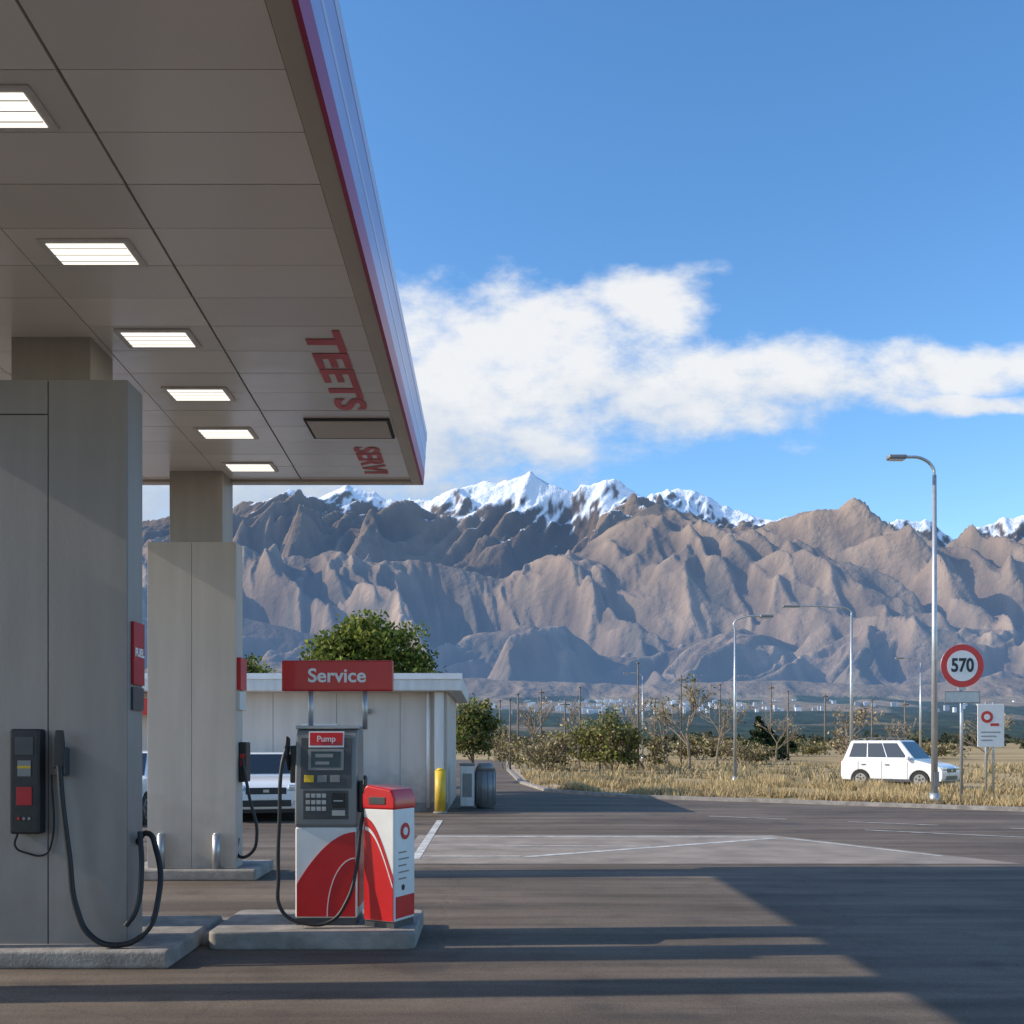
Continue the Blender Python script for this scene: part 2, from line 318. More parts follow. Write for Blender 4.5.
al=265*np.clip((Yg-1500)/4200,0,1)**1.25+25*fbm(Xg/700,Yg/700,31,4)*sstep(1700,3000,Yg)-3*(Yg<1500)
Hm=np.maximum(np.maximum(H1,H2),np.maximum(H3,H4)); soft=60
G=np.where(H1>=Hm,G1,np.where(H2>=Hm,G2,np.where(H3>=Hm,G3,G4)))
Z=np.maximum(Hm,al); Z=Z+soft*np.exp(-np.abs(Hm-al)/soft)*.35*sstep(2500,4500,Yg)
isb=(H1>=H2)&(H1>=H3)
dzx=np.gradient(Z,axis=1)/np.gradient(Xg,axis=1); dzy=np.gradient(Z,axis=0)/np.gradient(Yg,axis=0); slope=np.sqrt(dzx**2+dzy**2)
rock=np.stack([np.full_like(Z,.175),np.full_like(Z,.126),np.full_like(Z,.084)],-1)
nv=fbm(Xg/900,Yg/900,40,5)[...,None]; nf=fbm(Xg/110,Yg/110,43,4)[...,None]
rock=rock*(1+.40*nv+.40*nf)*(.62+.68*sstep(.4,.8,G))[...,None]  # shading painted into the rock: gullies darker, ridges lighter
rock=rock*np.where(isb,0.76,1)[...,None]
brush=np.array([.048,.050,.038]); k=sstep(.0,.35,fbm(Xg/350,Yg/500,50,5)+.25-Z/3800)[...,None]; rock=rock*(1-.55*k)+brush*.55*k
low=sstep(550,250,Z)[...,None]; rock=rock*(1-low*.5)+np.array([.16,.125,.09])*low*.5
sn=(Z-(2240+230*fbm(Xg/380,Yg/380,60,4)+430*fbm(Xg/95,Yg/260,65,4)))-330*(slope-.75)+500*(.62-G1)
reg=np.interp(Ug,[-.9,-.28,-.20,-.14,-.06,0,.27,.31,.38,.42,.6,.9],[-340,-340,-250,-140,20,40,40,-60,-60,150,190,170])
snow=sstep(-70,90,sn+reg)*isb
C=rock*(1-snow[...,None])+np.array([.72,.75,.81])*snow[...,None]
plain=(al>=Hm-10)
pc=fbm(Xg/420,Yg/900,70,5)[...,None]
fm_=sstep(-.12,.06,pc[...,0]+np.interp(Yg,[1300,3300,4600,6000],[.30,.18,-.08,-.35]))[...,None]
pcol=(np.array([.20,.155,.10])*(1+.5*pc+.3*nf))*(1-fm_)+np.array([.030,.042,.022])*(1+.8*nf)*fm_
C=np.where(plain[...,None],pcol,C); C=np.clip(C,.01,.9)
vv=np.stack([Xg,Yg,Z],-1).reshape(-1,3)
me=bpy.data.meshes.new('mountain_range'); nq=(nu-1)*(ny-1)
i0=(np.arange(ny-1)[:,None]*nu+np.arange(nu-1)[None]).ravel(); q=np.stack([i0,i0+1,i0+nu+1,i0+nu],-1).astype(np.int32)
me.vertices.add(nu*ny); me.vertices.foreach_set('co',vv.astype(np.float32).ravel()); me.loops.add(nq*4); me.loops.foreach_set('vertex_index',q.ravel())
me.polygons.add(nq); me.polygons.foreach_set('loop_start',np.arange(nq,dtype=np.int32)*4); me.polygons.foreach_set('loop_total',np.full(nq,4,dtype=np.int32)); me.polygons.foreach_set('use_smooth',np.ones(nq,dtype=bool)); me.update()
a=me.color_attributes.new(name='Col',type='FLOAT_COLOR',domain='POINT'); a.data.foreach_set('color',np.concatenate([C.reshape(-1,3),np.ones((nu*ny,1))],-1).astype(np.float32).ravel())
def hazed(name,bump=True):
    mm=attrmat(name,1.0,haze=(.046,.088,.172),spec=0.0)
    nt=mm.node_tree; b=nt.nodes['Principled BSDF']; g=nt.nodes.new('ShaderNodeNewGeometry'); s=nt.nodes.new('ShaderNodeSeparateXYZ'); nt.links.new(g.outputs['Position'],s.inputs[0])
    # aerial haze painted as a glow of the surface: more of it in the low air, less on the summits; grows with distance into the valley
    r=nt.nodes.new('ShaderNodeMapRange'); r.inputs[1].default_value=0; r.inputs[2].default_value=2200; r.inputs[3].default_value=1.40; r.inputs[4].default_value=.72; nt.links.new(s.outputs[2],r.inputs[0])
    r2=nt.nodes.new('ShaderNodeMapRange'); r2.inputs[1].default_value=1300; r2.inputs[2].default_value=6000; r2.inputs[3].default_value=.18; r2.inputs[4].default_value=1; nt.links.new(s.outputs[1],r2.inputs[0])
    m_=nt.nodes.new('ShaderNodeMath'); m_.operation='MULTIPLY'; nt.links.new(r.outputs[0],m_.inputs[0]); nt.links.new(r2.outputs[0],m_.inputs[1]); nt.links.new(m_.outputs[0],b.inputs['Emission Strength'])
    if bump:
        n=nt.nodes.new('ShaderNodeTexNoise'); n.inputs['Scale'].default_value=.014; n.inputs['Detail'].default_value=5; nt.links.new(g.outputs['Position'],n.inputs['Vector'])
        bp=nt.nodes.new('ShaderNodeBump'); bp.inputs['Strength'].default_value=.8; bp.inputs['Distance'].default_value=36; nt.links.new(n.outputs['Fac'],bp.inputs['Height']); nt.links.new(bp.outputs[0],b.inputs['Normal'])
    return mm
me.materials.append(hazed('mountain_rock_haze_glow')); o=bpy.data.objects.new('mountain_range',me); COL.objects.link(o)

v=[];f=[];c=[]
for i in range(240):
    Y=random.uniform(3400,4700); X=(random.gauss(600,110)-490)/1000*Y if random.random()<.8 else random.uniform(-.1,.6)*Y
    z=265*max(0,(Y-1500)/4200)**1.25; w=random.uniform(7,22);d=12;h=random.uniform(5,10); k=len(v)
    v+=boxv(X-w/2,X+w/2,Y-d/2,Y+d/2,z-15,z+h+6); f+=[tuple(k+j for j in q_) for q_ in BF]; t=random.uniform(.25,.65); c+=[(t,t*.97,t*.93,1)]*8
mesh('distant_town',v,f,hazed('town_walls_haze_glow',False),cols=c)

# ------------------------------------------------------------------ foliage
def leaves(centers,n,size,cols,jit=.35,flat=1.0):
    cs=np.array(centers); idx=rng.integers(0,len(cs),n)
    dirs=rng.normal(size=(n,3)); dirs/=np.linalg.norm(dirs,axis=1)[:,None]; rad=cs[idx,3:4]*rng.random((n,1))**.45
    dd=dirs*rad; dd[:,2]*=flat; P=cs[idx,:3]+dd; P[:,2]=np.abs(P[:,2])
    a=rng.normal(size=(n,3)); a/=np.linalg.norm(a,axis=1)[:,None]; b=np.cross(a,rng.normal(size=(n,3))); b/=np.linalg.norm(b,axis=1)[:,None]
    s=size*(.6+.8*rng.random((n,1)))
    v=np.stack([P-a*s,P-b*s*.55,P+a*s,P+b*s*.55],1).reshape(-1,3)
    f=np.arange(n*4).reshape(-1,4)
    shade=(.65+.6*cs[idx,4:5])*(1+jit*(rng.random((n,1))-.5)*2)
    base=np.array(cols)[rng.integers(0,len(cols),n)]
    c=np.clip(base*shade,0.003,1); c=np.concatenate([c,np.ones((n,1))],1); c=np.repeat(c,4,0)
    return v.tolist(),f.tolist(),c
LM=attrmat('leaves',.65,transl=.35); BR=attrmat('dry_brush',.9,transl=.2)
def branch(v,f,p,d,L_,r,depth,tips,spread=.6,n=5,kids=3,up=.15):
    d=d.normalized(); segs=3; q=p
    for s in range(segs):
        d=(d+Vector((random.gauss(0,.12),random.gauss(0,.12),random.gauss(0,.06)+up*.3))).normalized(); q2=q+d*L_/segs
        cone(v,f,q,q2,r*(1-.25*s/segs*1.5),r*(1-.25*(s+1)/segs*1.5),n,False); q=q2
        if depth>0 and s>=1:
            for k in range(kids if s==2 else max(1,kids-1)):
                dd=(d+Vector((random.gauss(0,spread),random.gauss(0,spread),random.gauss(0,spread*.5)+up))).normalized()
                branch(v,f,q,dd,L_*random.uniform(.55,.8),r*.55,depth-1,tips,spread,max(3,n-1),kids,up)
    if depth<=1: tips.append(q)
def tree(name,loc,h,cr,col,nl,size,depth=3,leafr=.5,trunk=.12,kids=3,lm=None,spread=.6,stems=1,seed=None,center=False):
    e=root(name,loc); v=[];f=[];tips=[]
    random.seed(int(abs(loc[0]*137+loc[1]*31))%9999 if seed is None else seed)
    for s in range(stems):
        a=random.uniform(0,6.28); w=0 if stems==1 else .55
        branch(v,f,Vector((w*.3*math.cos(a),w*.3*math.sin(a),-.05)),Vector((w*math.cos(a),w*math.sin(a),1)),h*(.45 if stems==1 else random.uniform(.25,.4)),trunk,depth,tips,spread,6,kids)
    mz=max(p[2] for p in v); mr_=np.percentile([math.hypot(p[0],p[1]) for p in v],95)
    cxm=np.mean([t.x for t in tips]) if center else 0; cym=np.mean([t.y for t in tips]) if center else 0
    sx_=cr/mr_; sz=h/mz
    def tr(p):
        k=min(1,max(0,p[2]/(mz*.45))); s_=1+(sx_-1)*k
        return ((p[0]-cxm*k)*s_,(p[1]-cym*k)*s_,p[2]*sz)
    v=[tr(p) for p in v]
    mesh('trunk_and_limbs',v,f,M['bark'] if lm is None else M['twig'],e)
    if nl:
        cs=[]
        for t in tips:
            q=tr(t); cs.append((q[0],q[1],max(.1,q[2]),leafr*random.uniform(.5,1.3),random.random()))
        if stems>1: cs+=[(c_[0]*.8,c_[1]*.8,c_[2]*.45,c_[3],c_[4]*.5) for c_ in cs[::2]]
        lv,lf,lc=leaves(cs,nl,size,col,flat=.7); mesh('leaves',lv,lf,lm or LM,e,cols=lc)
    return e
green=[(.15,.18,.03),(.11,.145,.025),(.21,.22,.045),(.06,.09,.02)]
olive=[(.23,.20,.085),(.17,.16,.06),(.28,.235,.10),(.13,.135,.05)]
dry=[(.36,.28,.17),(.28,.21,.12),(.42,.33,.20)]
tree('leafy_tree',(-3.95,32,0),5.5,2.1,green,19000,.085,3,.72,.16,3,center=True,spread=.75)
tree('leafy_tree',(-8.2,36,0),4.7,1.5,green,4000,.09,3,.5,.12)
tree('leafy_tree',(-.75,42,0),3.4,1.0,green+olive,4500,.09,3,.55,.10,center=True)
for nm,px,Y,h,r,cl,nl,kd,st in [('shrub',545,58,2.2,2.2,olive+dry,2000,3,4),('shrub',612,55,3.5,2.0,olive+olive+green,4600,3,5),('shrub',648,60,2.2,1.6,olive+dry,1400,3,4),('bare_tree',690,56,5.4,2.1,olive,200,4,1),('bare_tree',716,62,4.8,1.8,dry+olive,100,4,1),('bare_tree',668,70,4.8,1.9,dry,100,4,1),('shrub',505,64,2.8,1.3,olive+dry,1200,3,3),('bare_tree',535,66,4.6,1.8,dry,80,4,1),('bare_tree',580,62,4.6,1.7,dry,80,4,1),('shrub',585,90,2.8,3.0,olive,2000,3,5),('shrub',740,75,1.9,2.4,olive+dry,1400,3,4),('bare_tree',848,90,5.0,2.6,dry,300,4,1),('shrub',870,105,2.2,3.5,dry,1500,3,5),('shrub',930,100,1.7,3.5,dry+olive,1400,3,5),('shrub',700,95,2.4,3.5,olive+dry,2000,3,5),('shrub',800,120,2.2,4,olive,1600,3,5),('bare_tree',628,85,6.2,2.4,dry,100,4,1),('bare_tree',775,80,4.2,1.8,dry,80,3,1),('bare_tree',905,85,3.8,1.8,dry,60,3,1),('bare_tree',985,60,3.4,1.6,dry+olive,80,3,1)]:
    tree(nm,((px-490)/1000*Y,Y,0),h,r,cl,nl,.10 if Y<90 else .16,3,.45,.09 if st==1 else .035,kd-1 if kd==4 else kd,lm=BR,stems=st,spread=.5)
def conifer(loc,h,r):
    e=root('conifer_tree',loc); rod('trunk',(0,0,0),(0,0,h*.95),.12,M['bark'],e,r1=.03,n=8)
    cs=[]
    for i in range(60):
        t=random.random()**.8; z=h*(.08+.9*t); a=random.uniform(0,6.28); rr=r*(1-t)*random.uniform(.4,1); cs.append((rr*math.cos(a),rr*math.sin(a),z,.2+.35*(1-t),random.random()))
    lv,lf,lc=leaves(cs,2500,.16,[(.03,.05,.022),(.04,.065,.025),(.02,.038,.018)],flat=.6); mesh('needles',lv,lf,LM,e,cols=lc)
conifer((23.6,88,0),4.0,2.0); conifer((25.6,92,0),3.1,1.7); conifer((34,115,0),2.6,2.2)
cs=[]
for i in range(1300):
    Y=random.uniform(150,900); px=random.uniform(-250,1250); X=(px-490)/1000*Y; h=random.uniform(2.2,5.5)*(1 if Y>220 else .55)
    kk=random.random()
    if Y<300 and random.random()<.65: continue
    for j in range(3): cs.append((X+random.gauss(0,2.2),Y+random.gauss(0,2),h*random.uniform(.25,.8),h*.36,kk))
lv,lf,lc=leaves(cs,45000,.75,[(.04,.055,.032),(.05,.065,.035),(.08,.08,.045),(.14,.12,.075)],flat=.8); mesh('distant_trees',lv,lf,LM,cols=lc)
def edge_y(x): return np.interp(x,[1.2,1.9,3.9,8.2,13,20,40],[41,34,30.4,27.6,24.3,19.6,9])
def grass(name,n,xr,dr,hr,cols,w,seed,th=.02):
    r=np.random.default_rng(seed); x=r.uniform(*xr,n); dd=dr[0]+(dr[1]-dr[0])*r.random(n)**1.5
    y=edge_y(x)+dd; dens=fbm(x/2.4,y/3.2,seed,4); keep=(dens+r.normal(0,.12,n))>th; x=x[keep];y=y[keep];dens=dens[keep]; n=len(x)
    h=(hr[0]+(hr[1]-hr[0])*r.random(n))*(.5+1.3*np.clip(dens+.1,0,1)); a=r.uniform(0,6.28,n); lx=r.normal(0,.35,n)*h; ly=r.normal(0,.35,n)*h; ww=w*(.6+.8*r.random(n))*(1+y/90)
    b1=np.stack([x-np.cos(a)*ww,y-np.sin(a)*ww,np.zeros(n)],1); b2=np.stack([x+np.cos(a)*ww,y+np.sin(a)*ww,np.zeros(n)],1); t=np.stack([x+lx,y+ly,h],1)
    v=np.stack([b1,b2,t],1).reshape(-1,3); f=np.arange(n*3).reshape(-1,3)
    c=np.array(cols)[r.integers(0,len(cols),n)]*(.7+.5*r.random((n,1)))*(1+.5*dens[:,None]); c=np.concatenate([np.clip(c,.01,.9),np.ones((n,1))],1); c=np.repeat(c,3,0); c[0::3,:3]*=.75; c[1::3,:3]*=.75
    mesh(name,v.tolist(),f.tolist(),BR,cols=c)
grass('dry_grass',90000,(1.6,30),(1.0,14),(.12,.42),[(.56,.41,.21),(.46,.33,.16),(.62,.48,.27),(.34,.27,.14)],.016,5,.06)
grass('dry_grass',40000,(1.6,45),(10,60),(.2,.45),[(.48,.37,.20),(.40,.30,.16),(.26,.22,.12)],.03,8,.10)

# ------------------------------------------------------------------ service building
e=root('service_building',(-6.5,24.4,0))
box('walls',-5.6,5.45,0,6.5,0,2.92,M['wall'],e)
box('roof',-6.0,5.82,-.55,7.0,2.92,3.30,M['dwhite'],e,bev=.03)
box('roof_trim',-6.02,5.84,-.58,-.56,3.20,3.34,M['white'],e)
box('plinth',-5.62,5.47,-.03,-.003,0,.22,M['conc'],e)
for i,x in enumerate([-2.2,-.4,1.2,2.75,4.3]): box('panel_joint_%d'%i,x,x+.012,-.004,-.001,.23,2.9,M['joint'],e)
box('shop_window',-5.2,-2.5,-.02,-.004,.9,2.3,M['glass'],e); box('window_frame',-5.3,-2.4,-.015,-.003,.82,2.38,M['dgrey'],e)
box('door',1.9,2.8,-.035,-.005,.02,2.15,M['dwhite'],e,bev=.01); box('door_glass',2.1,2.6,-.042,-.037,1.1,1.95,M['glass'],e)
box('corner_post',5.16,5.38,-.3,-.1,0,2.92,M['dwhite'],e,bev=.02)
rod('downpipe',(5.0,-.08,.1),(5.0,-.08,2.9),.045,M['white'],e)
box('wall_sign',-3.0,-1.2,-.50,-.40,2.35,2.75,M['red'],e)
box('wall_lamp',3.45,3.6,-.12,-.003,2.4,2.5,M['mgrey'],e,bev=.01)
box('air_conditioner',3.2,3.9,1.5,2.3,3.32,3.66,M['mgrey'],e,bev=.03)
e=root('yellow_bollard',(-1.18,23.75,0)); rod('post',(0,0,0),(0,0,1.02),.13,M['yellow'],e); rod('cap',(0,0,1.02),(0,0,1.08),.13,M['yellow'],e,r1=.06); rod('foot',(0,0,0.005),(0,0,.05),.17,M['conc'],e)
e=root('utility_cabinet',(-.58,25.6,0)); box('body',-.18,.18,-.2,.2,.06,1.1,M['dwhite'],e,bev=.03); box('base',-.16,.16,-.18,.18,0,.06,M['dgrey'],e); box('lid',-.2,.2,-.22,.22,1.1,1.16,M['mgrey'],e,bev=.02); box('hatch',-.12,.12,-.206,-.201,.3,.9,M['mgrey'],e)
e=root('litter_bin',(-.12,25.6,0)); rod('body',(0,0,.05),(0,0,.98),.25,M['mgrey'],e,n=28); rod('lid',(0,0,.98),(0,0,1.16),.27,M['mgrey'],e,r1=.17,n=28); rod('base',(0,0,0),(0,0,.05),.22,M['dgrey'],e)
for i in range(10):
    a=i*math.pi/5; rod('slat_%d'%i,(.255*math.cos(a),.255*math.sin(a),.1),(.255*math.cos(a),.255*math.sin(a),.95),.018,M['mgrey'],e,n=6)

# ------------------------------------------------------------------ canopy
ZC=5.10; XR=-.89; XL=-5.9; Y0=-7.0; Y1=13.08
e=root('station_canopy',(0,0,0))
box('roof_deck',XL+.02,XR-.03,Y0+.02,Y1-.03,ZC+.06,ZC+.55,M['gap'],e)
def soffit_mat():
    m=attrmat('soffit_panel',.28,spec=.5); b=m.node_tree.nodes['Principled BSDF']; b.inputs['Metallic'].default_value=.10; nt=m.node_tree
    g=nt.nodes.new('ShaderNodeNewGeometry'); mp=nt.nodes.new('ShaderNodeMapping'); mp.inputs['Scale'].default_value=(.6,2.5,1); n=nt.nodes.new('ShaderNodeTexNoise'); n.inputs['Scale'].default_value=1.6; n.inputs['Detail'].default_value=5
    nt.links.new(g.outputs['Position'],mp.inputs[0]); nt.links.new(mp.outputs[0],n.inputs['Vector'])
    r=nt.nodes.new('ShaderNodeMapRange'); r.inputs[3].default_value=.12; r.inputs[4].default_value=.30; nt.links.new(n.outputs['Fac'],r.inputs[0]); nt.links.new(r.outputs[0],b.inputs['Roughness'])
    bp=nt.nodes.new('ShaderNodeBump'); bp.inputs['Strength'].default_value=.15; bp.inputs['Distance'].default_value=.03; nt.links.new(n.outputs['Fac'],bp.inputs['Height']); nt.links.new(bp.outputs[0],b.inputs['Normal'])
    return m
SM=soffit_mat(); v=[];f=[];c=[]
random.seed(3)
def seamx(y): return -2.02-.033*y
y=Y0+.1; ys=[]
while y<Y1-.2: ys.append(y); y+=.52
ys.append(Y1-.12)
for i in range(len(ys)-1):
    ya,yb=ys[i]+.004,ys[i+1]-.004
    for (xa,xb) in [((lambda y:XL+.1),(lambda y:-4.45)),((lambda y:-4.44),(lambda y:seamx(y)-1.0-.006)),((lambda y:seamx(y)-1.0+.004),(lambda y:seamx(y)-.009)),((lambda y:seamx(y)+.009),(lambda y:XR-.145))]:
        k=len(v); t=random.uniform(.90,1.04); zz=ZC+random.uniform(0,.003); z2=zz+random.uniform(-.0012,.0012)
        v+=[(xa(ya),ya,zz),(xa(yb),yb,z2),(xb(yb),yb,z2),(xb(ya),ya,zz)]; v+=[(p[0],p[1],ZC+.05) for p in v[k:k+4]]
        f+=[tuple(k+j for j in q_) for q_ in BF]; c+=[(.90*t,.84*t,.77*t,1)]*8
o=mesh('soffit_panels',v,f,SM,e,cols=c); fixn(o)
box('edge_trim_right',XR-.135,XR-.004,Y0,Y1,ZC-.03,ZC+.058,M['trim'],e,bev=.01)
box('edge_trim_far',XL+.1,XR-.137,Y1-.11,Y1,ZC-.03,ZC+.058,M['trim'],e,bev=.01)
def fas(name,z0,z1,x0,x1,m):
    mesh(name,[(x0,Y0,z0),(x0,Y1+.01,z0),(x1,Y1+.01,z1),(x1,Y0,z1),(x0-.03,Y0,z0),(x0-.03,Y1+.01,z0),(x1-.03,Y1+.01,z1),(x1-.03,Y0,z1)],[(0,1,2,3),(7,6,5,4),(0,3,7,4),(1,5,6,2),(3,2,6,7),(0,4,5,1)],m,e)
fas('fascia_red_band',ZC-.035,ZC+.13,XR+.02,XR+.035,M['magenta'])
fas('fascia_face',ZC+.13,ZC+.30,XR+.033,XR+.045,M['fascia'])
fas('fascia_stripe',ZC+.30,ZC+.345,XR+.047,XR+.050,M['fascia2'])
fas('fascia_face_upper',ZC+.345,ZC+.54,XR+.046,XR+.060,M['fascia'])
fas('fascia_cap',ZC+.54,ZC+.64,XR+.063,XR+.068,M['fascia2'])
box('fascia_far',XL,XR+.0,Y1-.002,Y1+.04,ZC-.03,ZC+.63,M['dwhite'],e)
box('fascia_near',XL,XR+.0,Y0-.04,Y0-.002,ZC-.03,ZC+.63,M['dwhite'],e)
box('fascia_left',XL-.04,XL-.002,Y0,Y1,ZC-.03,ZC+.63,M['dwhite'],e)
for i,(x,y) in enumerate([(-2.70,5.36),(-2.755,6.94),(-2.79,8.42),(-2.84,9.76),(-2.90,11.0),(-2.96,12.35),(-2.65,3.8),(-2.6,2.2)]):
    box('lamp_frame_%d'%i,x-.315,x+.315,y-.19,y+.19,ZC-.014,ZC-.001,M['dwhite'],e,bev=.005); box('lamp_lens_%d'%i,x-.265,x+.265,y-.145,y+.145,ZC-.018,ZC-.0145,M['light'],e)
    for k in range(3): box('lamp_louvre_%d_%d'%(i,k),x-.265,x+.265,y-.09+.09*k-.004,y-.09+.09*k+.004,ZC-.022,ZC-.0185,M['dwhite'],e)
box('vent_frame',-1.96,-1.06,10.5,11.15,ZC-.02,ZC-.001,M['gap'],e); box('vent_panel',-1.93,-1.09,10.53,11.11,ZC-.026,ZC-.021,M['trim'],e)
text('painted_reflection_a','TEETS',(-1.42,9.25,ZC-.005),.42,M['reflpaint'],e,rot=(math.pi,0,math.pi/2),off=.014,ext=.001,scale=(1.75,1,1))  # reflection of red lettering, painted on as flat text
text('painted_reflection_b','SERVI',(-1.45,12.1,ZC-.005),.40,M['reflpaint'],e,rot=(math.pi,0,math.pi/2),off=.012,ext=.001,scale=(1.2,1,1))

def column(yf,slab,ytop,name='canopy_column',mp='panel'):
    x0,x1,z1,d=slab; e=root(name,((x0+x1)/2,yf,0)); w=(x1-x0)/2
    box('cladding_core',-w+.01,w-.01,.01,d-.01,.12,z1-.01,M['gap'],e)
    if mp=='panel':
        j=-w+1.095
        for nm,a,b_,za,zb in [('front_panel_1',-w,j,z1-.265,z1),('front_panel_2',-w,j,.14,z1-.27),('front_panel_3',j+.004,w,.14,z1)]:
            box(nm,a+.002,b_-.002,0,.009,za+.002,zb-.002,M[mp],e,bev=.002,seg=1)
    else:
        box('front_panel_1',-w,-.002,0,.009,.14,z1,M[mp],e,bev=.002,seg=1); box('front_panel_2',.002,w,0,.009,.14,z1,M[mp],e,bev=.002,seg=1)
    box('side_right',w-.009,w,.011,d,.14,z1,M[mp],e); box('side_left',-w,-w+.009,.011,d,.14,z1,M[mp],e); box('back',-w+.01,w-.01,d-.009,d,.14,z1,M[mp],e); box('top_cap',-w+.01,w-.01,.01,d-.01,z1-.009,z1-.001,M['trim'],e)
    cx=-3.69-(x0+x1)/2
    box('steel_column',cx-.335,cx+.335,ytop-yf,ytop-yf+.5,.1,ZC+.02,M['col'],e,bev=.01)
    return e,w
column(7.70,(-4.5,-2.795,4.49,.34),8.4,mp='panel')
column(12.35,(-4.23,-3.14,4.17,.34),12.55,mp='panel_lit')
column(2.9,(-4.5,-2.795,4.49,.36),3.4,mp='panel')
for nm,(x0,x1,y0,y1) in {'a':(-5.0,-2.40,7.46,9.0),'b':(-4.5,-2.86,12.2,13.25),'c':(-5.0,-2.4,2.6,4.2)}.items():
    o=box('column_island',x0,x1,y0,y1,0,.145,M['conc'],None,bev=.03,seg=3)
e=root('shadow_blocker',(-6.9,6.55,0)); box('plinth',-.35,.35,-.30,.30,0,.3,M['conc'],e,bev=.02); box('panel',-.30,.30,-.22,.22,.3,6.4,M['mgrey'],e,bev=.03)  # added out of view to cast shadow bands on the foreground
for i in range(5): box('blocker_row_%d'%i,-.26,.26,-.228,-.221,1.6+.8*i,2.2+.8*i,M['red' if i==4 else 'white'],e)
rod('blocker_rod',(0,.9,0),(0,.9,5.2),.06,M['steel'],e)
# ------ near nozzle unit
e=root('wall_fuel_dispenser',(-3.53,7.70,0))
box('housing',-.115,.115,-.12,-.002,1.0,1.80,M['black'],e,bev=.02,seg=3)
box('face_red',-.06,.06,-.128,-.121,1.22,1.36,M['red2'],e,bev=.004); box('label_white',-.05,.05,-.126,-.121,1.44,1.56,M['mgrey'],e); box('label_yellow',-.05,.05,-.128,-.1265,1.50,1.52,M['yellow'],e)
box('slot',-.07,.07,-.126,-.121,1.60,1.74,M['dgrey'],e,bev=.004)
for i in range(3): rod('button_%d'%i,(-.04+.04*i,-.12,1.12),(-.04+.04*i,-.132,1.12),.012,M['red' if i==0 else 'mgrey'],e,n=12)
tube('cable',[(-.08,-.06,1.0),(-.10,-.05,.90),(-.02,-.04,.85),(.12,-.03,.84),(.165,-.03,.92),(.17,-.03,1.45)],.008,M['rubber'],e)
box('nozzle_boot',.215,.30,-.10,-.003,1.44,1.66,M['dgrey'],e,bev=.015)
prism_xz('nozzle',[(.215,1.50),(.30,1.50),(.305,1.70),(.295,1.79),(.235,1.79),(.225,1.72)],-.13,-.105,M['black'],e,bev=.008)
tube('hose',[(.27,-.13,1.52),(.30,-.15,1.25),(.36,-.17,.85),(.42,-.18,.45),(.53,-.18,.24),(.70,-.17,.17),(.90,-.12,.24),(.97,.02,.50),(.90,.18,.85),(.82,.20,.98),(.74,.2,.9)],.022,M['rubber'],e)
tube('hose_loop',[(.80,.10,1.0),(.84,.02,.70),(.82,-.06,.4),(.76,-.10,.3)],.020,M['rubber'],e)
e=root('red_price_plate',(-2.79,7.88,0)); box('plate',0,.02,-.10,.14,2.15,2.64,M['red2'],e); text('plate_text','FUEL',(.023,.02,2.4),.09,M['white'],e,rot=(math.pi/2,0,math.pi/2)); box('plate_foot',0,.015,-.10,.14,1.95,2.13,M['dgrey'],e)
e=root('red_price_plate',(-3.14,12.5,0)); box('plate',0,.05,-.10,.2,2.35,2.75,M['red'],e); box('plate_foot',0,.04,-.10,.2,2.1,2.33,M['dwhite'],e)
for x in (-4.04,-3.36):
    e=root('steel_bollard',(x,12.28,.145)); rod('post',(0,0,0),(0,0,.42),.05,M['steel'],e); rod('cap',(0,0,.42),(0,0,.44),.05,M['steel'],e,r1=.02)
e=root('wall_fuel_dispenser',(-3.09,12.6,0)); box('housing',-.05,.05,-.12,.1,1.2,1.70,M['black'],e,bev=.015)
box('housing_label',-.03,.03,-.126,-.121,1.4,1.55,M['red'],e); tube('hose',[(.0,-.14,1.5),(.10,-.16,1.0),(.19,-.16,.55),(.12,-.16,.32),(-.04,-.14,.28),(-.06,-.1,.5)],.02,M['rubber'],e)

# ------------------------------------------------------------------ main pump island
e=root('pump_island',(-1.45,8.65,0))
def rr(x0,x1,y0,y1,r,n=8):
    out=[]
    for cx,cy,a0 in [(x1-r,y0+r,-90),(x1-r,y1-r,0),(x0+r,y1-r,90),(x0+r,y0+r,180)]:
        for i in range(n+1):
            a=math.radians(a0+90*i/n); out.append((cx+r*math.cos(a),cy+r*math.sin(a)))
    return out
pts=rr(-.86,.84,-.5,.62,.08); n=len(pts)
o=mesh('slab',[(x,y,0) for x,y in pts]+[(x,y,.15) for x,y in pts],[tuple(range(n-1,-1,-1)),tuple(range(n,2*n))]+[(i,(i+1)%n,(i+1)%n+n,i+n) for i in range(n)],M['conc'],e,bev=.02,seg=2)
box('side_step',-1.20,-.865,-.30,.5,0,.10,M['conc'],e,bev=.02)

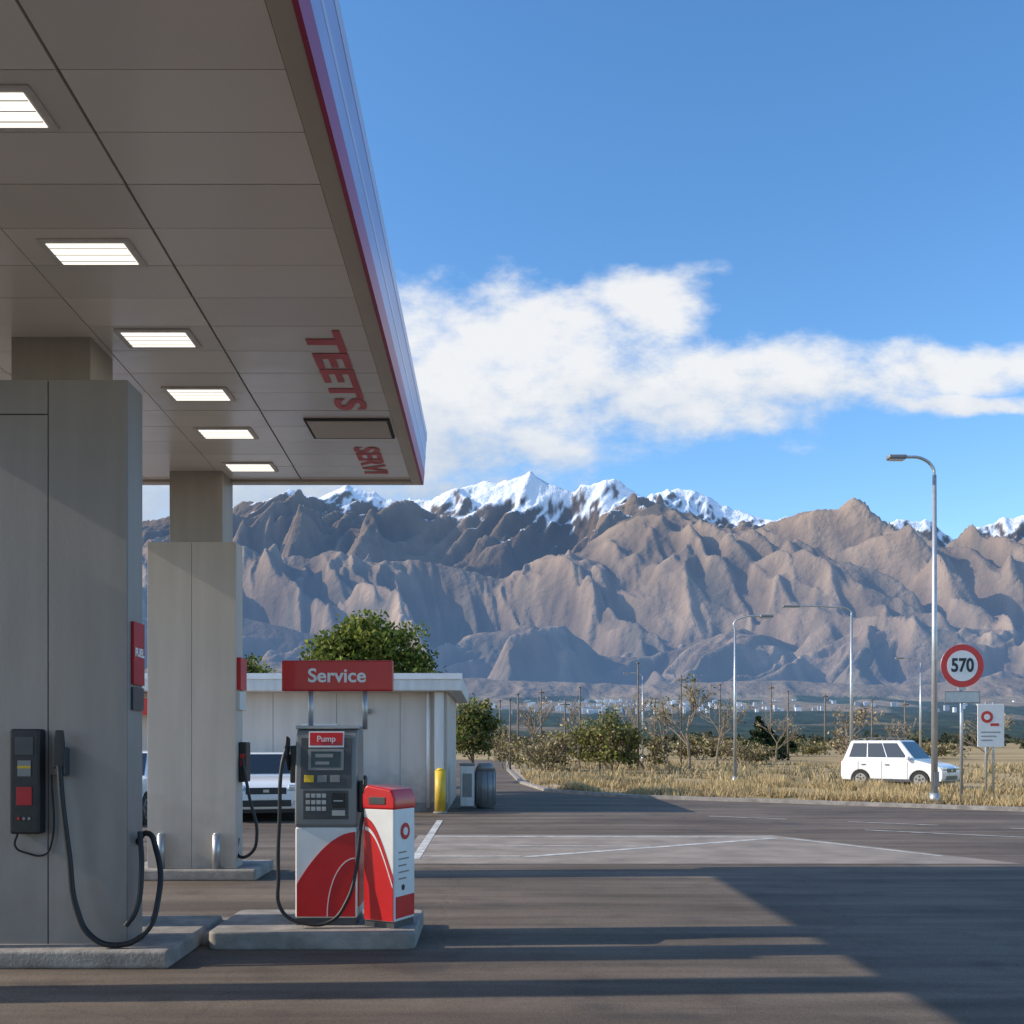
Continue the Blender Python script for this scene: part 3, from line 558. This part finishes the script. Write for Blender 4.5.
e=root('fuel_pump',(-1.385,8.45,.15))
W2=.262;D=.44
box('base_plinth',-W2+.01,W2-.01,.01,D-.01,0,.06,M['dgrey'],e)
box('lower_cabinet',-W2,W2,0,D,.06,.83,M['white'],e,bev=.018,seg=3)
sw=[(-W2+.015,.075),(W2-.015,.075)]+[(W2-.015,.79)]+[(W2-.015-(2*W2-.03)*t,.79-.44*(t**1.9)) for t in [i/24 for i in range(1,25)]]
prism_xz('red_swoosh',sw,-.006,.002,M['red'],e)
sw2=[(W2-.016-.24*math.cos(a),.075+.50*math.sin(a)) for a in [math.radians(10*i) for i in range(0,10)]]+[(W2-.016-.232*math.cos(a),.075+.490*math.sin(a)) for a in [math.radians(90-10*i) for i in range(0,10)]]
prism_xz('white_arc',sw2,-.0095,-.0062,M['white'],e)
prism_yz('upper_cabinet',[(0,.83),(D,.83),(D,1.60),(.40,1.66),(.08,1.66),(.03,1.60),(-.02,1.15),(-.02,.86)],-W2,W2,M['mgrey'],e,bev=.018,seg=3)
def fy(z): return -.02+(z-1.15)/.45*.05 if z>1.15 else -.02
def fp(name,x0,x1,z0,z1,th,m,off=0,bev=0):
    a,b_=fy(z0)-off,fy(z1)-off
    mesh(name,[(x0,a-th,z0),(x1,a-th,z0),(x1,a+.002,z0),(x0,a+.002,z0),(x0,b_-th,z1),(x1,b_-th,z1),(x1,b_+.002,z1),(x0,b_+.002,z1)],BF,m,e,bev=bev)
fp('front_bezel',-.215,.215,1.16,1.585,.010,M['dgrey'],bev=.004)
fp('brand_plate',-.14,.14,1.52,1.63,.014,M['red'],bev=.003)
fp('brand_plate_rim',-.15,.15,1.505,1.64,.012,M['white'])
fp('display_frame',-.15,.15,1.31,1.49,.018,M['mgrey'],bev=.004); fp('display',-.125,.125,1.335,1.47,.020,M['screen'])
fp('display_digits',-.09,.06,1.42,1.45,.0215,M['mgrey']); fp('display_digits_b',-.09,.03,1.36,1.385,.0215,M['mgrey'])
fp('keypad_panel',-.19,.19,.90,1.14,.008,M['dgrey'],bev=.003)
for i in range(3):
    for j in range(4): fp('key_%d_%d'%(i,j),-.165+.045*j,-.13+.045*j,1.08-.055*i,1.115-.055*i,.016,M['steel'],bev=.002)
fp('card_reader',.055,.165,1.00,1.12,.022,M['black'],bev=.004); fp('card_slot',.07,.15,1.05,1.06,.024,M['steel']); fp('receipt_slot',.055,.165,.93,.975,.016,M['steel'])
fp('grade_button_a',-.18,-.10,1.21,1.27,.018,M['yellow'],bev=.003); fp('grade_button_b',-.07,.01,1.21,1.27,.018,M['mgrey'],bev=.003); fp('grade_button_c',.04,.12,1.21,1.27,.018,M['mgrey'],bev=.003)
text('pump_name','Pump',(0,.006,1.575),.07,M['white'],e,off=.001)
box('top_cap',-W2-.008,W2+.008,.05,.43,1.66,1.69,M['steel'],e,bev=.008)
box('side_panel',W2,W2+.012,.05,D-.05,.15,.78,M['red'],e,bev=.003)
box('nozzle_holster_left',-W2-.06,-W2-.002,.08,.24,1.20,1.52,M['dgrey'],e,bev=.012)
prism_yz('nozzle_left',[(-.02,1.42),(.05,1.36),(.10,1.30),(.13,1.34),(.10,1.46),(.12,1.58),(.02,1.60),(-.03,1.52)],-W2-.085,-W2-.062,M['black'],e,bev=.008)
box('nozzle_holster_right',W2+.002,W2+.05,.06,.22,.95,1.22,M['dgrey'],e,bev=.012)
prism_yz('nozzle_right',[(-.04,1.12),(.04,1.06),(.10,1.0),(.13,1.04),(.10,1.16),(.12,1.25),(.02,1.27),(-.04,1.20)],W2+.052,W2+.074,M['black'],e,bev=.008)
tube('hose',[(-W2-.075,.0,1.50),(-W2-.10,-.06,1.35),(-W2-.11,-.10,.95),(-W2-.115,-.12,.45),(-W2-.08,-.13,.14),(-.16,-.14,.045),(.06,-.14,.06),(.19,-.12,.22),(.265,-.06,.50),(.29,-.01,.80),(W2+.063,.02,1.02)],.016,M['rubber'],e)
e=root('service_sign',(-1.32,8.68,.15))
rod('post_1',(-.235,.0,1.66),(-.235,.0,2.02),.022,M['steel'],e); rod('post_2',(.235,0,1.66),(.235,0,2.02),.022,M['steel'],e)
box('mounting_bar',-.27,.22,-.03,.03,1.64,1.665,M['steel'],e)
box('sign_box',-.48,.48,-.05,.05,1.99,2.255,M['red'],e,bev=.012,seg=3); box('sign_face',-.465,.465,-.056,-.051,2.005,2.24,M['red'],e)
text('sign_text','Service',(0,-.059,2.118),.165,M['white'],e,off=.0035,ext=.002,scale=(1.05,1,1))
e=root('service_cabinet',(-.855,8.50,.15),math.radians(-27))
hw=.155;dp=.165
box('body',-hw,hw,-dp,dp,.05,1.0,M['white'],e,bev=.02,seg=3); box('base',-hw+.01,hw-.01,-dp+.01,dp-.01,0,.05,M['dgrey'],e)
pp=[(-hw-.008,.985)]+[(-hw-.008,1.06)]+[(-hw-.008+.06*(1-math.cos(a)),1.10+.09*math.sin(a)) for a in [math.radians(15*i) for i in range(0,7)]]+[(hw-.03,1.155),(hw+.008,1.08),(hw+.008,.985)]
prism_xz('lid',pp,-dp-.008,dp+.008,M['red'],e,bev=.02,seg=3)
box('lid_flap',-.09,.07,-dp-.014,-dp-.009,1.03,1.09,M['dgrey'],e,bev=.003)
sw=[(-hw+.012,.06),(hw-.012,.06)]+[(hw-.012-(2*hw-.024)*t,.42+.50*math.sin(t*math.pi*.5)) for t in [i/16 for i in range(0,17)]]
prism_xz('red_swoosh',sw,-dp-.005,-dp+.003,M['red'],e)
prism_xz('white_arc',[(hw-.014-.27*t,.36+.48*math.sin(t*math.pi*.5)) for t in [i/14 for i in range(15)]]+[(hw-.014-.27*t,.335+.475*math.sin(t*math.pi*.5)) for t in [1-i/14 for i in range(15)]],-dp-.008,-dp-.0055,M['white'],e)
box('side_band',hw,hw+.004,-dp+.02,dp-.02,.08,.26,M['red'],e)
rod('side_badge',(hw+.001,0,.80),(hw+.006,0,.80),.07,M['red'],e,n=28); rod('side_badge_core',(hw+.006,0,.80),(hw+.008,0,.80),.035,M['white'],e,n=24)
for i in range(5): box('side_text_%d'%i,hw+.0005,hw+.003,-.10,-.10+.12+.04*(i%2),.62-.055*i,.632-.055*i,M['mgrey'],e)
rod('side_dot',(hw+.0,-.03,.33),(hw+.003,-.03,.33),.025,M['black'],e,n=16)

# ------------------------------------------------------------------ cars
def car(name,loc,rz,L_=4.2,Wd=1.78,H=1.5,paint='carwhite',suv=False):
    e=root(name,loc,rz); P=M[paint]; r=.37; hb=.98 if not suv else 1.05; a=-L_/2; b=L_/2; yf=a+.82; yr=b-.78
    out=[(a+.05,.28),(a,.42),(a,.66),(a+.10,.80),(a+.35,.89),(a+1.02,hb),(b-.10,hb+.03),(b-.01,hb-.15),(b,.62),(b,.42),(b-.06,.28)]
    low=[(yr+r,.26)]+[(yr+r*math.cos(math.radians(15*i)),.30+r*math.sin(math.radians(15*i))) for i in range(13)]+[(yr-r,.24),(yf+r,.24)]+[(yf+r*math.cos(math.radians(15*i)),.30+r*math.sin(math.radians(15*i))) for i in range(13)]+[(yf-r,.26)]
    prism_yz('body',out+low,-Wd/2,Wd/2,P,e,bev=.055,seg=3)
    box('underbody',-Wd/2+.1,Wd/2-.1,a+.15,b-.15,.2,.75,M['black'],e)
    w0=Wd/2-.03;w1_=Wd/2-.17; y0,y1=a+.98,b-.06; t0,t1=a+(1.62 if not suv else 1.6),b-(.42 if not suv else .32); z0=hb-.02
    B=[Vector(p) for p in [(-w0,y0,z0),(w0,y0,z0),(w0,y1,z0),(-w0,y1,z0),(-w1_,t0,H),(w1_,t0,H),(w1_,t1,H),(-w1_,t1,H)]]
    mesh('cabin',B,BF,P,e,bev=.07,seg=3)
    def patch(nm,i,j,k,l,s0,s1,q0,q1,m,off=.008):
        A,Bb,Cc,Dd=B[i],B[j],B[k],B[l]; nn=(Bb-A).cross(Dd-A).normalized()
        def pt(s,t): return (A.lerp(Bb,s)).lerp(Dd.lerp(Cc,s),t)
        c4=[pt(s0,q0),pt(s1,q0),pt(s1,q1),pt(s0,q1)]
        mesh(nm,[p+nn*off for p in c4]+[p-nn*.01 for p in c4],[(0,1,2,3),(0,4,5,1),(1,5,6,2),(2,6,7,3),(3,7,4,0)],m,e)
    patch('windshield',0,1,5,4,.05,.95,.08,.92,M['glass']); patch('rear_window',2,3,7,6,.08,.92,.2,.88,M['glass'])
    for nm,ids in (('side_windows_right',(1,2,6,5)),('side_windows_left',(3,0,4,7))):
        fw=ids[0]==1
        for k,(s0,s1) in enumerate([(.09,.36),(.375,.64),(.66,.92)]):
            if not fw: s0,s1=1-s1,1-s0
            patch('%s_%d'%(nm,k),*ids,s0,s1,.14,.86,M['glass'])
    for sx_ in (-1,1):
        for yc in (yf,yr):
            xo=sx_*(Wd/2-.01); xi=sx_*(Wd/2-.23)
            rod('tyre',(xi,yc,.32),(xo,yc,.32),.32,M['tyre'],e,n=28); rod('rim',(xo,yc,.32),(xo+sx_*.006,yc,.32),.21,M['rim'],e,n=24)
            rod('hub',(xo+sx_*.006,yc,.32),(xo+sx_*.012,yc,.32),.05,M['dgrey'],e,n=12)
            for k in range(5):
                t=k*2*math.pi/5+.3; rod('rim_gap',(xo+sx_*.007,yc+.13*math.cos(t),.32+.13*math.sin(t)),(xo+sx_*.009,yc+.13*math.cos(t),.32+.13*math.sin(t)),.035,M['black'],e,n=8)
        def sb(nm,xa,xb,ya,yb,za,zb,m,bev=0): box(nm,min(sx_*xa,sx_*xb),max(sx_*xa,sx_*xb),ya,yb,za,zb,m,e,bev=bev)
        sb('headlight',Wd/2-.42,Wd/2-.05,a-.012,a+.12,.66,.80,M['lamp'],.03)
        sb('taillight',Wd/2-.2,Wd/2-.03,b-.1,b+.012,.72,hb-.05,M['red'],.02)
        sb('mirror',Wd/2,Wd/2+.18,a+1.15,a+1.27,hb,hb+.14,P,.03)
        for k,yy_ in enumerate((a+1.25,a+2.2,a+3.1)): sb('door_seam_%d'%k,Wd/2,Wd/2+.002,yy_,yy_+.014,.34,hb-.07,M['gap'])
        for k,yy_ in enumerate((a+2.0,a+2.9)): sb('door_handle_%d'%k,Wd/2,Wd/2+.02,yy_-.08,yy_+.08,.84,.875,M['dgrey'])
        sb('sill',Wd/2-.02,Wd/2+.006,yf+r+.02,yr-r-.02,.24,.34,M['dgrey'])
        if suv: tube('roof_rail',[(sx_*(w1_-.06),t0+.15,H-.005),(sx_*(w1_-.05),t0+.3,H+.05),(sx_*(w1_-.05),t1-.3,H+.05),(sx_*(w1_-.06),t1-.15,H-.005)],.018,M['dgrey'],e)
        rod('fog_lamp',(sx_*(Wd/2-.28),a-.004,.42),(sx_*(Wd/2-.28),a+.05,.42),.05,M['lamp'],e,n=12)
    box('grille',-.42,.42,a-.008,a+.04,.60,.74,M['black'],e,bev=.01); box('lower_intake',-.52,.52,a-.006,a+.04,.34,.48,M['black'],e,bev=.01)
    box('grille_badge',-.06,.06,a-.014,a-.009,.64,.70,M['rim'],e); box('number_plate',-.25,.25,a-.016,a-.002,.50,.59,M['white'],e); box('rear_plate',-.25,.25,b+.001,b+.012,.6,.7,M['white'],e)
    return e
car('parked_car',(-5.2,23.0,0),math.radians(14),4.1,1.75,1.46)
car('parked_car',(-8.0,21.9,0),math.radians(2),4.3,1.78,1.5)
car('parked_car',(15.35,37.5,0),math.radians(45),3.8,1.68,1.76,suv=True)

# ------------------------------------------------------------------ lamps, signs, poles
def lamp(loc,h,arm,r=.075,rz=0):
    e=root('street_lamp',loc,rz); rod('pole',(0,0,.3),(0,0,h-.25),r*1.15,M['steel'],e,r1=r*.7,n=16); rod('base',(0,0,0),(0,0,.32),r*1.9,M['steel'],e,r1=r*1.7,n=16); box('access_door',-.06,.06,-r*1.95,-r*1.75,.5,.9,M['mgrey'],e)
    tube('arm',[(0,0,h-.3),(-.04,0,h-.05),(-arm*.35,0,h+.20),(-arm*.85,0,h+.25)],r*.55,M['steel'],e)
    k=1 if arm>0 else -1; x0,x1=sorted((-arm-.32*k,-arm*.82)); 
    box('head',x0,x1,-.13,.13,h+.17,h+.29,M['mgrey'],e,bev=.04); box('head_lens',x0+.05,x1-.05,-.09,.09,h+.155,h+.169,M['lamp'],e)
lamp((12.0,27.0,0),9.15,.95)
lamp((20.6,57,0),9.2,3.6,.09)
lamp((9.8,40,0),6.5,-1.2,.06)
lamp((31,72,0),7.5,1.5,.07)
lamp((14.5,95,0),8.0,1.5,.08)
def pole(x,y,h,r=.05,arm=True):
    e=root('utility_pole',(x,y,0)); rod('post',(0,0,0),(0,0,h),r,M['wood'],e,r1=r*.7,n=8)
    rod('crossarm',(-.35,0,h-.35),(.35,0,h-.35),r*.6,M['wood'],e,n=6) if arm else rod('cap',(0,0,h),(0,0,h+.08),r*1.4,M['wood'],e,n=8)
for px,Y,h in [(638,60,6.4),(565,68,4.6),(510,60,4.2),(518,72,5.1),(580,90,6.6),(681,70,6.4),(771,110,8),(541,110,7.5),(788,105,7.0),(655,85,5.4),(720,100,7.4),(600,58,3.4),(905,90,5.4),(825,130,8),(500,85,5.2),(872,75,4.8),(920,110,6.5)]: pole((px-490)/1000*Y,Y,h,.065*max(1,Y/60),arm=(px%2==1))
e=root('speed_limit_sign',(13.2,28.0,0))
rod('post',(-.0,0,0),(0,0,4.3),.045,M['steel'],e)
rod('plate_back',(0,-.03,3.83),(0,-.05,3.83),.60,M['steel'],e,n=48); rod('red_ring',(0,-.051,3.83),(0,-.056,3.83),.60,M['red'],e,n=48); rod('white_disc',(0,-.0562,3.83),(0,-.060,3.83),.43,M['white'],e,n=48)
text('digits','570',(0,-.063,3.83),.52,M['black'],e,off=.016,scale=(.82,1,1))
box('sub_plate',-.50,.50,-.06,-.045,2.78,3.12,M['mgrey'],e,bev=.01); box('sub_plate_rim',-.47,.47,-.063,-.0605,2.81,3.09,M['steel'],e)
box('bracket',-.1,.1,-.05,.05,3.15,3.24,M['steel'],e)
e=root('notice_board',(15.0,30.0,0))
for x in (-.12,.1): rod('post',(x,0,0),(x,0,2.9),.035,M['steel'],e)
box('board',-.40,.40,-.06,-.036,1.55,2.83,M['white'],e,bev=.01); rod('logo',(-.12,-.061,2.45),(-.12,-.066,2.45),.18,M['red'],e,n=28); rod('logo_core',(-.12,-.0662,2.45),(-.12,-.07,2.45),.09,M['white'],e,n=24)
box('logo_tail',-.02,.24,-.066,-.061,2.18,2.26,M['red'],e)
for i in range(3): box('board_line_%d'%i,-.30,.28-.12*i,-.064,-.061,1.98-.12*i,2.01-.12*i,M['mgrey'],e)
